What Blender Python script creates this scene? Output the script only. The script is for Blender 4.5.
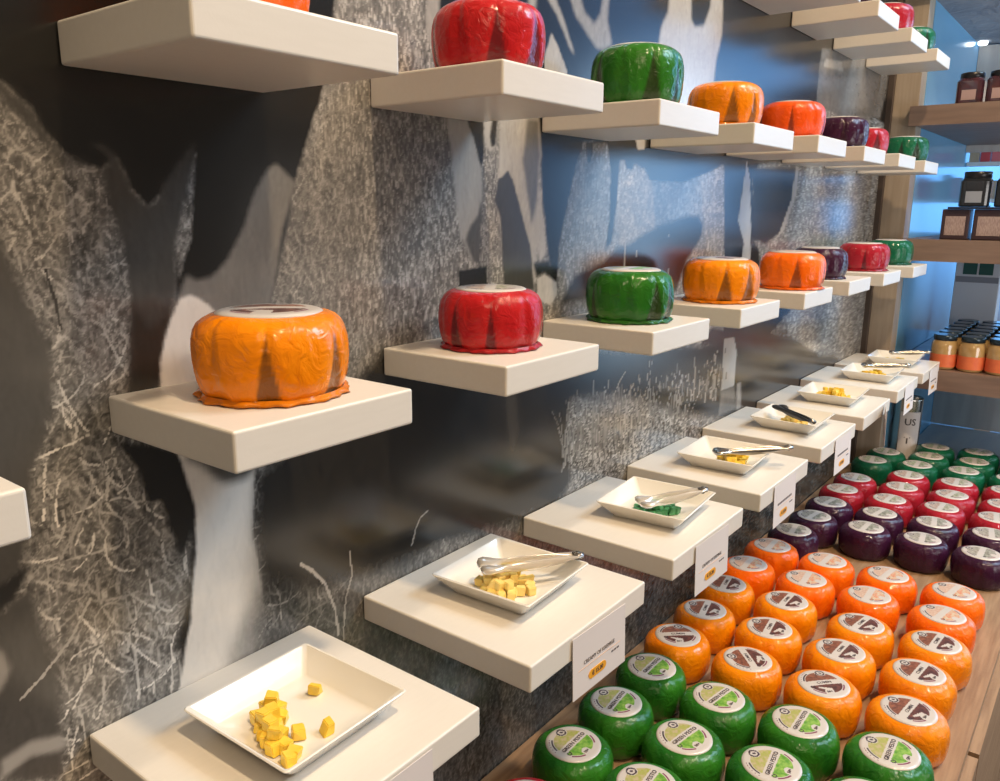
import bpy, bmesh, math, random
import numpy as np
from mathutils import Vector, Matrix, Euler
for o in list(bpy.data.objects): bpy.data.objects.remove(o)
SC = bpy.context.scene
COL = SC.collection
Z0 = 1.39            # height of the middle shelf row above the floor; heights below are relative to it
random.seed(7); RNG = np.random.default_rng(7)
PI = math.pi

# ---------------------------------------------------------------- camera, world, lights, exposure
cam = bpy.data.cameras.new('camera'); camo = bpy.data.objects.new('camera', cam); COL.objects.link(camo)
camo.location = (-0.30049, -0.62443, 0.14813 + Z0)
camo.rotation_euler = (1.34756, -0.00674, -0.91188)
cam.sensor_width = 36; cam.lens = 806.11 * 36 / 1000; cam.clip_start = 0.02
SC.camera = camo
SC.view_settings.view_transform = 'Standard'; SC.view_settings.look = 'None'
SC.view_settings.gamma = 1; SC.view_settings.use_curve_mapping = False
SC.view_settings.exposure = -0.07

W = bpy.data.worlds.new('world'); SC.world = W; W.use_nodes = True
nt = W.node_tree; nt.nodes.clear()
out = nt.nodes.new('ShaderNodeOutputWorld'); bg = nt.nodes.new('ShaderNodeBackground')
tc = nt.nodes.new('ShaderNodeTexCoord'); sep = nt.nodes.new('ShaderNodeSeparateXYZ')
nt.links.new(tc.outputs['Generated'], sep.inputs[0])
def wmath(op, a, b=None, c=None):
    n = nt.nodes.new('ShaderNodeMath'); n.operation = op
    for i, v in enumerate((a, b, c)):
        if v is None: continue
        if isinstance(v, (int, float)): n.inputs[i].default_value = v
        else: nt.links.new(v, n.inputs[i])
    return n.outputs[0]
def wramp(v, a, b):
    n = nt.nodes.new('ShaderNodeMapRange'); n.interpolation_type = 'SMOOTHSTEP'
    nt.links.new(v, n.inputs[0]); n.inputs[1].default_value = a; n.inputs[2].default_value = b
    return n.outputs[0]
fx = wramp(sep.outputs[0], 0.76, 0.95)
fz = wramp(sep.outputs[2], -0.14, 0.02)
f = wmath('MULTIPLY', fx, fz)
mixw = nt.nodes.new('ShaderNodeMix'); mixw.data_type = 'RGBA'
nt.links.new(f, mixw.inputs[0])
mixw.inputs[6].default_value = (0.15, 0.122, 0.095, 1)      # warm shop interior
mixw.inputs[7].default_value = (0.50, 1.45, 3.2, 1)        # blue daylight through the shop front
nt.links.new(mixw.outputs[2], bg.inputs[0]); bg.inputs[1].default_value = 1.0
nt.links.new(bg.outputs[0], out.inputs[0])

def light(name, kind, loc, target, energy, color, **kw):
    l = bpy.data.lights.new(name, kind); l.energy = energy; l.color = color
    for k, v in kw.items(): setattr(l, k, v)
    o = bpy.data.objects.new(name, l); COL.objects.link(o)
    o.location = loc; o.rotation_euler = (Vector(target) - Vector(loc)).to_track_quat('-Z', 'Y').to_euler()
    return o
# ceiling spot high over the aisle, a second one further down, and the daylight of the shop front
light('ceiling_spot', 'AREA', (0.15, -1.55, Z0 + 2.9), (0.4, 0, Z0), 80, (1.0, .74, .46), shape='DISK', size=.20)
light('ceiling_spot_far', 'AREA', (2.2, -1.2, Z0 + 2.6), (1.8, -.2, Z0 - .5), 30, (1.0, .82, .62), shape='DISK', size=.18)
light('aisle_fill', 'AREA', (-0.9, -1.5, Z0 + 1.3), (0.6, -.1, Z0 - .2), 10, (1.0, .76, .50), shape='DISK', size=.7)  # soft fill added on the camera side, out of view
for lx_, ly_ in ((.9, -2.1), (1.7, -2.3), (-.3, -2.4), (1.3, -1.0)):
    light('sparkle_lamp', 'AREA', (lx_, ly_, Z0 + 2.2), (lx_ * .7 + .2, -.3, Z0 - .5), 9, (1.0, .76, .50), shape='DISK', size=.07)  # small unseen lamps added to put sparkles on the cheese film
light('shop_front_daylight', 'AREA', (3.0, -2.4, Z0 + 2.7), (1.9, 0, Z0 + .2), 105, (.50, .76, 1.0), shape='RECTANGLE', size=1.4, size_y=1.2)
light('recess_top_fill', 'AREA', (2.85, -1.05, Z0 + .58), (3.0, -.1, Z0 + .56), 5, (.55, .80, 1.0), shape='RECTANGLE', size=.8, size_y=.26)  # unseen fill added to brighten the blue wall in the upper recess
light('recess_low_fill', 'AREA', (1.45, -1.7, Z0 - .12), (3.1, -.3, Z0 - .38), 10, (.95, .92, .90), shape='DISK', size=.8)  # fill added low in front to lift the recess back wall and carton
light('recess_side_fill', 'AREA', (2.95, -1.10, Z0 + .05), (3.0, -.1, Z0 + .0), 11, (.48, .75, 1.0), shape='RECTANGLE', size=.9, size_y=1.2)  # blue fill added beside the open end to light the recess compartments

# ---------------------------------------------------------------- helpers
MATS = {}
def mat(name, color, rough=.5, metal=0., coat=0., coat_rough=.05, noise=None, bump=None, trans=0., spec=.5, sss=0., aniso=0.):
    if name in MATS: return MATS[name]
    m = bpy.data.materials.new(name); m.use_nodes = True; MATS[name] = m
    t = m.node_tree; b = t.nodes['Principled BSDF']
    b.inputs['Base Color'].default_value = (*color, 1); b.inputs['Roughness'].default_value = rough
    b.inputs['Metallic'].default_value = metal; b.inputs['Coat Weight'].default_value = coat
    b.inputs['Coat Roughness'].default_value = coat_rough; b.inputs['Transmission Weight'].default_value = trans
    b.inputs['Specular IOR Level'].default_value = spec
    if sss:
        b.inputs['Subsurface Weight'].default_value = sss; b.inputs['Subsurface Radius'].default_value = (.01, .004, .002)
    co = t.nodes.new('ShaderNodeTexCoord')
    if noise:   # (scale, second colour, stretch xyz)
        sc, c2, st = noise
        mp = t.nodes.new('ShaderNodeMapping'); mp.inputs['Scale'].default_value = st
        n = t.nodes.new('ShaderNodeTexNoise'); n.inputs['Scale'].default_value = sc; n.inputs['Detail'].default_value = 5
        rp = t.nodes.new('ShaderNodeMapRange'); rp.inputs[1].default_value = .35; rp.inputs[2].default_value = .65
        mx = t.nodes.new('ShaderNodeMix'); mx.data_type = 'RGBA'
        mx.inputs[6].default_value = (*color, 1); mx.inputs[7].default_value = (*c2, 1)
        t.links.new(co.outputs['Object'], mp.inputs[0]); t.links.new(mp.outputs[0], n.inputs['Vector'])
        t.links.new(n.outputs[0], rp.inputs[0]); t.links.new(rp.outputs[0], mx.inputs[0])
        t.links.new(mx.outputs[2], b.inputs['Base Color'])
    if bump:    # (kind, scale, distance)
        kind, sc, dist = bump
        n = t.nodes.new('ShaderNodeTexVoronoi' if kind == 'V' else 'ShaderNodeTexNoise'); n.inputs['Scale'].default_value = sc
        if kind == 'N': n.inputs['Detail'].default_value = 4; n.inputs['Distortion'].default_value = 1.2
        bp = t.nodes.new('ShaderNodeBump'); bp.inputs['Distance'].default_value = dist; bp.inputs['Strength'].default_value = 1
        t.links.new(co.outputs['Object'], n.inputs['Vector']); t.links.new(n.outputs[0], bp.inputs['Height'])
        t.links.new(bp.outputs[0], b.inputs['Normal'])
        if coat: t.links.new(bp.outputs[0], b.inputs['Coat Normal'])
    return m

def mesh_obj(name, bm_or_mesh, mats=None, parent=None, loc=(0, 0, 0), rot=(0, 0, 0), smooth=False):
    if isinstance(bm_or_mesh, bmesh.types.BMesh):
        me = bpy.data.meshes.new(name); bm_or_mesh.to_mesh(me); bm_or_mesh.free()
        if smooth: me.polygons.foreach_set('use_smooth', [True] * len(me.polygons))
    else: me = bm_or_mesh
    if mats is not None and len(me.materials) == 0:
        for m in (mats if isinstance(mats, (list, tuple)) else [mats]): me.materials.append(m)
    o = bpy.data.objects.new(name, me); COL.objects.link(o)
    o.location = loc; o.rotation_euler = rot
    if parent: o.parent = parent
    return o
def tag(o, label, cat=None, group=None, kind=None):
    if label: o['label'] = label
    if cat: o['category'] = cat
    if group: o['group'] = group
    if kind: o['kind'] = kind
    return o
def struct(name, bm, m, loc=(0, 0, 0), label=None):
    o = mesh_obj(name, bm, m, loc=loc); o['kind'] = 'structure'
    if label: o['label'] = label; 
    return o
def copy_tree(o, parent=None):
    c = o.copy(); COL.objects.link(c); c.parent = parent
    for ch in list(o.children): copy_tree(ch, c)
    return c
def box(bm, x0, x1, y0, y1, z0, z1, bevel=0., seg=2, mi=0):
    r = bmesh.ops.create_cube(bm, size=1)
    vs = r['verts']
    for v in vs:
        v.co.x = x0 + (v.co.x + .5) * (x1 - x0); v.co.y = y0 + (v.co.y + .5) * (y1 - y0); v.co.z = z0 + (v.co.z + .5) * (z1 - z0)
    fs = set(f for v in vs for f in v.link_faces)
    for f_ in fs: f_.material_index = mi
    if bevel:
        es = list(set(e for v in vs for e in v.link_edges))
        bmesh.ops.bevel(bm, geom=es, offset=bevel, segments=seg, affect='EDGES', profile=.5, material=mi)
def newbox(*a, **k):
    bm = bmesh.new(); box(bm, *a, **k); return bm
def lathe(bm, prof, n=32, cx=0, cy=0, rfun=None, mi=0, cap=True):
    rings = []
    for i, (r, z) in enumerate(prof):
        rings.append([bm.verts.new((cx + (r * (rfun(2 * PI * k / n, z) if rfun else 1)) * math.cos(2 * PI * k / n),
                                    cy + (r * (rfun(2 * PI * k / n, z) if rfun else 1)) * math.sin(2 * PI * k / n), z)) for k in range(n)])
    for a, b_ in zip(rings, rings[1:]):
        for k in range(n):
            f_ = bm.faces.new((a[k], a[(k + 1) % n], b_[(k + 1) % n], b_[k])); f_.material_index = mi; f_.smooth = True
    if cap:
        f_ = bm.faces.new(rings[0][::-1]); f_.material_index = mi
        f_ = bm.faces.new(rings[-1]); f_.material_index = mi
    return rings
def tube(bm, pts, radii, n=10, flat=1.0, up=(0, 0, 1), mi=0):
    rings = []
    pts = [Vector(p) for p in pts]
    for i, p in enumerate(pts):
        d = (pts[min(i + 1, len(pts) - 1)] - pts[max(i - 1, 0)]).normalized()
        s = d.cross(Vector(up)); s.normalize(); u = s.cross(d)
        r = radii[i]; rx, rz = (r if isinstance(r, tuple) else (r, r * flat))
        rings.append([bm.verts.new(p + s * rx * math.cos(2 * PI * k / n) + u * rz * math.sin(2 * PI * k / n)) for k in range(n)])
    for a, b_ in zip(rings, rings[1:]):
        for k in range(n):
            f_ = bm.faces.new((a[k], a[(k + 1) % n], b_[(k + 1) % n], b_[k])); f_.smooth = True; f_.material_index = mi
    bm.faces.new(rings[0][::-1]); bm.faces.new(rings[-1])
TEXTS = {}
def text_mesh(s, size, bold=0.0, extrude=.00012, align='CENTER'):
    key = (s, size, bold, align)
    if key in TEXTS: return TEXTS[key]
    cu = bpy.data.curves.new('lettering', 'FONT'); cu.body = s; cu.size = size; cu.offset = bold; cu.extrude = extrude
    cu.align_x = align; cu.align_y = 'CENTER'; cu.resolution_u = 2
    o = bpy.data.objects.new('lettering', cu); COL.objects.link(o)
    dg = bpy.context.evaluated_depsgraph_get(); dg.update()
    me = bpy.data.meshes.new_from_object(o.evaluated_get(dg)); me.name = 'lettering'
    bpy.data.objects.remove(o); bpy.data.curves.remove(cu)
    TEXTS[key] = me; return me

# ---------------------------------------------------------------- the printed wall: pasture photograph on a glossy panel
# each shape: tone, edge softness, streakiness, outline in wall metres (x along the wall, z from the middle shelf)
MURAL = [
(0.01,0.002,0,[(-0.14,0.342),(0.27,0.468),(0.251,0.337),(0.233,0.258),(0.219,0.229),(0.205,0.196),(0.193,0.165),(0.183,0.126),(0.161,0.063),(0.149,0.046),(0.126,0.048),(0.086,0.052),(0.065,0.071),(0.069,0.113),(0.081,0.168),(0.059,0.156),(0.048,0.147),(0.035,0.16),(0.028,0.184),(0.014,0.175),(-0.002,0.179),(-0.012,0.187),(-0.026,0.201),(-0.031,0.215),(-0.05,0.23),(-0.151,0.261)]),
(0.06,0.004,0,[(-0.084,0.238),(-0.05,0.23),(-0.031,0.215),(-0.026,0.201),(-0.012,0.185),(0.014,0.175),(-0.016,0.18),(-0.034,0.199),(-0.051,0.22),(-0.086,0.226)]),
(-1,0.001,0,[(0.094,0.193),(0.089,0.161),(0.083,0.12),(0.07,0.087),(0.067,0.12),(0.068,0.132),(0.082,0.168)]),
(0.062,0.003,0.35,[(0.007,0.193),(0.018,0.192),(0.028,0.184),(0.033,0.171),(0.035,0.158),(0.042,0.152),(0.048,0.147),(0.056,0.151),(0.063,0.165),(0.079,0.184),(0.094,0.2),(0.091,0.185),(0.084,0.161),(0.074,0.133),(0.069,0.113),(0.066,0.076),(0.054,0.043),(0.045,0.003),(0.041,-0.027),(0.015,-0.022),(0.023,0.046),(0.026,0.078),(0.024,0.118),(0.015,0.153),(0.014,0.175),(0.021,0.18),(0.019,0.187)]),
(0.03,0.006,0.3,[(0.025,0.075),(0.041,0.049),(0.061,0.063),(0.053,0.04),(0.045,0.003),(0.04,-0.036),(0.014,-0.03),(0.023,0.046)]),
(0.02,0.004,0.5,[(0.024,-0.041),(0.027,-0.098),(0.034,-0.093),(0.045,-0.104),(0.061,-0.137),(0.053,-0.196),(0.039,-0.229),(0.044,-0.272),(0.071,-0.254),(0.07,-0.144),(0.066,-0.069)]),
(0.02,0.003,0.4,[(0.001,-0.035),(0.076,-0.066),(0.06,-0.141),(0.049,-0.156),(0.036,-0.097),(0.027,-0.098),(0.021,-0.07),(0.01,-0.05)]),
(0.21,0.003,0.3,[(0.175,0.186),(0.196,0.17),(0.187,0.149),(0.178,0.128),(0.17,0.098),(0.161,0.063),(0.149,0.036),(0.067,0.046),(0.067,0.071),(0.077,0.091),(0.087,0.086),(0.1,0.088),(0.109,0.095),(0.118,0.103),(0.129,0.119),(0.137,0.132),(0.146,0.153),(0.153,0.165),(0.165,0.18)]),
(0.84,0.002,0.12,[(0.044,-0.011),(0.046,0.01),(0.049,0.029),(0.052,0.039),(0.059,0.055),(0.07,0.072),(0.079,0.074),(0.09,0.069),(0.099,0.061),(0.12,0.04),(0.131,-0.027),(0.135,-0.066),(0.13,-0.104),(0.125,-0.158),(0.128,-0.195),(0.131,-0.226),(0.135,-0.272),(0.138,-0.341),(0.033,-0.286),(0.039,-0.274),(0.055,-0.216),(0.066,-0.15),(0.068,-0.111),(0.059,-0.068),(0.046,-0.037)]),
(0.45,0.012,0.3,[(0.117,-0.14),(0.126,-0.184),(0.131,-0.226),(0.135,-0.272),(0.139,-0.33),(0.094,-0.307),(0.085,-0.271),(0.117,-0.222)]),
(0.1,0.006,0.4,[(0.063,-0.069),(0.076,-0.076),(0.088,-0.091),(0.099,-0.099),(0.12,-0.101),(0.133,-0.095),(0.134,-0.08),(0.064,-0.059)]),
(0.085,0.004,0.25,[(-0.105,0.163),(-0.062,0.126),(-0.055,0.101),(-0.044,0.069),(-0.037,0.049),(-0.038,0.025),(-0.04,0.003),(-0.047,-0.021),(-0.058,-0.043),(-0.065,-0.067),(-0.07,-0.097),(-0.077,-0.121),(-0.093,-0.129),(-0.147,-0.115)]),
(0.03,0.003,0,[(-0.068,-0.104),(-0.074,-0.124),(-0.084,-0.141),(-0.095,-0.148),(-0.145,-0.146),(-0.144,-0.132),(-0.092,-0.125),(-0.076,-0.118)]),
(0.085,0.004,0.3,[(-0.072,-0.133),(-0.069,-0.176),(-0.06,-0.206),(-0.063,-0.246),(-0.063,-0.29),(-0.069,-0.306),(-0.164,-0.246),(-0.151,-0.143),(-0.095,-0.146),(-0.084,-0.141)]),
(0.38,0.003,0,[(-0.11,-0.162),(-0.095,-0.181),(-0.094,-0.194),(-0.101,-0.208),(-0.116,-0.208)]),
(0.4,0.003,0,[(-0.109,-0.264),(-0.087,-0.26),(-0.065,-0.266),(-0.057,-0.277),(-0.066,-0.279),(-0.088,-0.272),(-0.111,-0.28)]),
(0.02,0.01,0.8,[(0.132,-0.1),(0.185,-0.077),(0.239,-0.041),(0.304,-0.003),(0.448,-0.022),(0.687,-0.054),(0.675,-0.184),(0.689,-0.253),(0.657,-0.278),(0.606,-0.293),(0.511,-0.278),(0.389,-0.258),(0.319,-0.272),(0.215,-0.25),(0.163,-0.241),(0.134,-0.272),(0.131,-0.217),(0.126,-0.153)]),
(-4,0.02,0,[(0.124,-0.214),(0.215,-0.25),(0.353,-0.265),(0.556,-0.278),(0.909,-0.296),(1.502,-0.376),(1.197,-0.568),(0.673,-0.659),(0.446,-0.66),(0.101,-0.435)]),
(0.05,0.008,0,[(0.519,-0.092),(0.543,-0.092),(0.554,-0.147),(0.536,-0.185),(0.526,-0.141)]),
(0.017,0.012,0.2,[(0.448,-0.047),(0.687,-0.054),(0.889,-0.081),(1.129,-0.104),(1.445,-0.111),(2.0,-0.216),(2.252,-0.357),(1.695,-0.316),(1.308,-0.288),(1.15,-0.246),(0.973,-0.192),(0.795,-0.141),(0.68,-0.128)]),
(-2,0.008,0,[(0.68,-0.128),(0.734,-0.145),(0.897,-0.172),(1.104,-0.242),(1.338,-0.306),(1.491,-0.326),(1.379,-0.372),(0.838,-0.287),(0.696,-0.273),(0.669,-0.183)]),
(0.012,0.003,0,[(0.388,0.504),(2.4,1.512),(2.4,0.553),(2.4,0.392),(2.168,0.404),(1.897,0.38),(1.693,0.386),(1.62,0.24),(1.59,0.169),(1.529,0.095),(1.433,0.08),(1.357,0.086),(1.337,-0.036),(1.32,-0.118),(1.265,-0.107),(1.214,0.071),(1.187,0.228),(1.126,0.212),(1.021,0.191),(0.886,0.191),(0.846,0.206),(0.799,0.203),(0.796,0.171),(0.793,0.123),(0.787,0.092),(0.758,0.074),(0.772,0.135),(0.77,0.204),(0.758,0.24),(0.696,0.238),(0.677,0.201),(0.657,0.149),(0.641,0.097),(0.634,0.03),(0.618,0.071),(0.596,0.167),(0.586,0.258),(0.504,0.319),(0.414,0.317),(0.392,0.343)]),
(0.03,0.006,0.4,[(1.297,0.117),(1.407,0.064),(1.678,0.026),(1.704,-0.067),(1.452,-0.146),(1.129,-0.104),(1.234,-0.047),(1.316,-0.097),(1.333,-0.015)]),
(0.014,0.004,0,[(1.187,0.228),(1.274,0.232),(1.309,0.051),(1.292,0.028),(1.316,-0.097),(1.241,-0.088)]),
(0.4,0.003,0.25,[(0.407,0.248),(0.416,0.206),(0.421,0.161),(0.428,0.122),(0.45,0.088),(0.463,0.084),(0.465,0.122),(0.472,0.161),(0.469,0.196),(0.445,0.246)]),
(0.1,0.003,0.4,[(0.45,0.128),(0.463,0.139),(0.472,0.161),(0.469,0.122),(0.467,0.08),(0.455,0.084),(0.439,0.11)]),
(0.03,0.002,0,[(0.443,0.248),(0.474,0.251),(0.474,0.202),(0.469,0.196),(0.459,0.219)]),
(0.45,0.003,0.2,[(0.474,0.253),(0.503,0.255),(0.497,0.219),(0.486,0.213),(0.478,0.22)]),
(0.03,0.002,0,[(0.489,0.252),(0.501,0.253),(0.497,0.222),(0.489,0.218),(0.486,0.232)]),
(0.02,0.002,0,[(0.428,0.075),(0.459,0.077),(0.481,0.079),(0.481,0.049),(0.428,0.052)]),
(0.42,0.003,0.35,[(0.505,0.26),(0.586,0.267),(0.592,0.215),(0.587,0.175),(0.593,0.171),(0.61,0.09),(0.594,0.077),(0.586,0.1),(0.581,0.041),(0.515,0.046),(0.51,0.107),(0.5,0.151),(0.502,0.183)]),
(0.06,0.002,0.2,[(0.502,0.182),(0.511,0.186),(0.522,0.193),(0.53,0.184),(0.541,0.162),(0.557,0.13),(0.573,0.098),(0.581,0.041),(0.515,0.046),(0.51,0.107),(0.506,0.139),(0.496,0.157)]),
(0.13,0.004,0.3,[(0.562,0.258),(0.586,0.26),(0.59,0.215),(0.585,0.158),(0.574,0.126),(0.56,0.17),(0.551,0.207)]),
(0.5,0.002,0.3,[(0.588,0.055),(0.606,0.062),(0.634,0.048),(0.637,0.03),(0.62,0.017),(0.591,0.027)]),
(0.02,0.003,0,[(0.578,0.078),(0.615,0.079),(0.633,0.051),(0.606,0.063),(0.588,0.058)]),
(0.35,0.003,0.3,[(0.385,0.381),(0.399,0.384),(0.397,0.354),(0.392,0.333),(0.383,0.314),(0.375,0.341)]),
(0.35,0.004,0.2,[(0.562,0.418),(0.579,0.421),(0.574,0.383),(0.559,0.378)]),
(0.42,0.002,0.3,[(0.595,0.329),(0.601,0.346),(0.612,0.366),(0.626,0.353),(0.649,0.323),(0.633,0.299),(0.598,0.307)]),
(0.33,0.003,0.3,[(0.601,0.425),(0.61,0.416),(0.634,0.391),(0.667,0.348),(0.655,0.352),(0.625,0.386),(0.597,0.407)]),
(0.27,0.004,0.45,[(0.627,0.443),(0.655,0.448),(0.689,0.404),(0.713,0.393),(0.73,0.409),(0.742,0.467),(0.753,0.469),(0.749,0.405),(0.763,0.374),(0.741,0.364),(0.72,0.364),(0.698,0.376),(0.665,0.397)]),
(0.42,0.004,0.3,[(0.899,0.329),(0.905,0.401),(0.909,0.42),(0.93,0.447),(0.937,0.508),(1.007,0.523),(1.013,0.45),(1.03,0.442),(1.064,0.45),(1.084,0.481),(1.087,0.54),(1.128,0.549),(1.138,0.487),(1.14,0.448),(1.122,0.4),(1.117,0.353),(1.028,0.311),(0.919,0.301)]),
(-3,0.003,0,[(0.696,0.238),(0.758,0.24),(0.771,0.204),(0.772,0.135),(0.758,0.074),(0.723,0.052),(0.682,0.048),(0.654,0.033),(0.639,0.037),(0.641,0.097),(0.657,0.149),(0.677,0.201)]),
(0.02,0.002,0,[(0.701,0.238),(0.722,0.239),(0.718,0.215),(0.711,0.209),(0.705,0.214)]),
(-3,0.003,0,[(0.798,0.217),(0.813,0.219),(0.822,0.19),(0.811,0.135),(0.787,0.092),(0.783,0.101),(0.796,0.171)]),
(0.45,0.002,0,[(0.841,0.256),(0.876,0.258),(0.875,0.239),(0.852,0.236)]),
(-3,0.004,0,[(0.842,0.215),(0.878,0.207),(0.897,0.189),(1.021,0.191),(1.126,0.212),(1.187,0.228),(1.241,-0.088),(0.882,-0.014),(0.645,0.008),(0.634,0.027),(0.681,0.062),(0.778,0.094),(0.82,0.138),(0.839,0.176)]),
(0.016,0.006,0.15,[(0.839,0.095),(0.888,0.11),(0.942,0.122),(1.036,0.136),(1.086,0.136),(1.11,0.118),(1.1,0.093),(1.054,0.063),(1.013,0.009),(0.881,0.002),(0.697,0.018),(0.645,0.015),(0.682,0.055),(0.759,0.07),(0.802,0.09)]),
(0.5,0.002,0.15,[(1.298,0.242),(1.322,0.203),(1.343,0.127),(1.353,0.05),(1.367,-0.018),(1.322,-0.014),(1.309,0.051),(1.314,0.081),(1.274,0.125),(1.285,0.177)]),
(-3,0.006,0,[(1.332,0.205),(1.359,0.236),(1.615,0.258),(2.17,0.271),(2.332,-0.212),(1.461,-0.047),(1.393,0.075)]),
(0.02,0.004,0.3,[(1.328,0.229),(1.599,0.24),(1.584,0.169),(1.528,0.099),(1.434,0.076),(1.379,0.086)]),
(0.45,0.002,0,[(1.591,0.244),(1.612,0.242),(1.608,0.18),(1.547,0.103),(1.5,0.085),(1.521,0.101),(1.577,0.169)]),
(-3,0.01,0,[(1.583,-0.099),(1.956,-0.083),(2.352,-0.091),(2.4,-0.296),(1.897,-0.233),(1.675,-0.152)]),
(0.48,0.002,0.1,[(1.244,-0.107),(1.297,-0.109),(1.32,-0.148),(1.316,-0.216),(1.248,-0.215)]),
(0.15,0.003,0.3,[(1.248,-0.215),(1.316,-0.216),(1.337,-0.268),(1.241,-0.266)]),
(0.3,0.003,0.3,[(1.332,-0.212),(1.355,-0.214),(1.366,-0.273),(1.338,-0.272)]),
(0.16,0.004,0.7,[(1.701,0.508),(2.213,0.552),(2.325,0.535),(2.324,0.486),(2.279,0.405),(1.889,0.377),(1.693,0.386),(1.696,0.473)]),
(0.35,0.003,0.4,[(1.736,0.491),(1.864,0.5),(1.88,0.479),(1.727,0.472)]),
]
STALKS = [([(0.23, -0.316), (0.235, -0.27), (0.246, -0.245), (0.244, -0.217)], 0.35, 2), ([(0.19, -0.218), (0.208, -0.242), (0.22, -0.276), (0.223, -0.307)], 0.42, 3), ([(0.178, -0.208), (0.192, -0.221)], 0.4, 3), ([(0.34, -0.242), (0.346, -0.225), (0.355, -0.212), (0.367, -0.208)], 0.3, 2), ([(0.397, -0.27), (0.399, -0.262), (0.395, -0.254)], 0.28, 2), ([(0.983, -0.006), (0.977, 0.046), (0.974, 0.105)], 0.3, 2), ([(0.865, 0.06), (0.859, 0.092)], 0.28, 2), ([(0.824, 0.054), (0.823, 0.1), (0.824, 0.161)], 0.28, 2), ([(0.802, -0.151), (0.819, -0.129), (0.841, -0.111)], 0.3, 2), ([(0.898, -0.177), (0.924, -0.147), (0.934, -0.108)], 0.3, 2), ([(1.103, -0.236), (1.135, -0.203), (1.169, -0.185)], 0.3, 2), ([(-0.09, -0.222), (-0.074, -0.212), (-0.049, -0.19), (-0.03, -0.162)], 0.5, 2), ([(-0.049, -0.121), (-0.031, -0.094), (-0.016, -0.065)], 0.4, 2), ([(-0.035, 0.101), (-0.031, 0.079), (-0.029, 0.057)], 0.05, 2)]
RES = .0009
X0, X1, ZA, ZB = -.50, 2.34, -.68, .76
NX, NZ = int((X1 - X0) / RES), int((ZB - ZA) / RES)
gx = X0 + (np.arange(NX) + .5) * RES; gz = ZA + (np.arange(NZ) + .5) * RES
def blur(a, k):
    if k < 1: return a
    for ax in (0, 1):
        for _ in range(2):
            p = np.pad(a, [(k + 1, k) if i == ax else (0, 0) for i in (0, 1)], mode='edge')
            c = np.cumsum(p, axis=ax)
            a = (np.take(c, range(2 * k + 1, c.shape[ax]), axis=ax) - np.take(c, range(0, c.shape[ax] - 2 * k - 1), axis=ax)) / (2 * k + 1)
    return a
def strokes(n, xr, zr, lens, spread, tones, wid, base, lean=0.0, curl=.6, gamma=1.0):
    ras = np.full((NZ, NX), base, np.float32)
    cx = RNG.uniform(*xr, n); cz = RNG.uniform(*zr, n)
    L = RNG.uniform(*lens, n); a = PI / 2 + lean + RNG.normal(0, spread, n); cv = RNG.normal(0, curl, n)
    tn = tones[0] + (tones[1] - tones[0]) * RNG.random(n) ** gamma
    steps = int(max(lens) / RES * 1.3) + 2
    t = np.linspace(0, 1, steps)
    px = np.repeat(cx[:, None], steps, 1); pz = np.repeat(cz[:, None], steps, 1)
    ang = a[:, None] + cv[:, None] * (t - .5)[None]
    px = px + np.cumsum(np.cos(ang), 1) * (L / steps)[:, None]; pz = pz + np.cumsum(np.sin(ang), 1) * (L / steps)[:, None]
    tone = tn[:, None] * (1 - .35 * t)[None]
    for w in range(wid):
        ix = ((px - X0) / RES + w * np.abs(np.sin(ang))).astype(int).ravel(); iz = ((pz - ZA) / RES + w * np.abs(np.cos(ang))).astype(int).ravel()
        ok = (ix >= 0) & (ix < NX) & (iz >= 0) & (iz < NZ)
        ras[iz[ok], ix[ok]] = tone.ravel()[ok]
    return ras
near = strokes(110000, (X0, .75), (ZA, .50), (.008, .035), .75, (.03, .55), 1, .10, gamma=1.7, curl=1.2)
near = blur(near, 1) * .5 + near * .5
near2 = strokes(26000, (X0, .9), (ZA, .50), (.006, .024), .8, (.06, .85), 2, np.nan, gamma=2.6, curl=1.2)
near = np.where(np.isnan(near2), near, near * .5 + near2 * .5)
near = near * .7 + blur(near, 1) * .3
near3 = strokes(5200, (X0, .6), (ZA, .02), (.015, .055), .75, (.10, .95), 2, np.nan, gamma=2.4, curl=1.3)
near = np.where(np.isnan(near3), near * .86, near * .35 + near3 * .65)
fine = strokes(420000, (.05, X1), (ZA, ZB), (.005, .016), .28, (.05, .52), 1, .10, gamma=1.5)
fine = blur(fine, 1) * .6 + fine * .4
w_ = np.clip((gx - .16) / .14, 0, 1)[None, :]
grass = near * (1 - w_) + fine * w_
def lowfreq(n, lo, hi, seed):
    r = np.random.default_rng(seed); g = r.uniform(lo, hi, (n, n * 2))
    yy = np.linspace(0, n - 1.001, NZ); xx = np.linspace(0, 2 * n - 1.001, NX)
    y0 = yy.astype(int); x0 = xx.astype(int); fy = (yy - y0)[:, None]; fx_ = (xx - x0)[None]
    fy = fy * fy * (3 - 2 * fy); fx_ = fx_ * fx_ * (3 - 2 * fx_)
    return (g[y0][:, x0] * (1 - fy) * (1 - fx_) + g[y0 + 1][:, x0] * fy * (1 - fx_) + g[y0][:, x0 + 1] * (1 - fy) * fx_ + g[y0 + 1][:, x0 + 1] * fy * fx_)
grass = grass * lowfreq(14, 1.0, 1.75, 3)
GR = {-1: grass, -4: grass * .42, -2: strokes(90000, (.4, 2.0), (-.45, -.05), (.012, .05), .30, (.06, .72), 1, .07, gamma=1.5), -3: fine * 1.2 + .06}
IMG = grass.copy()
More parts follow.
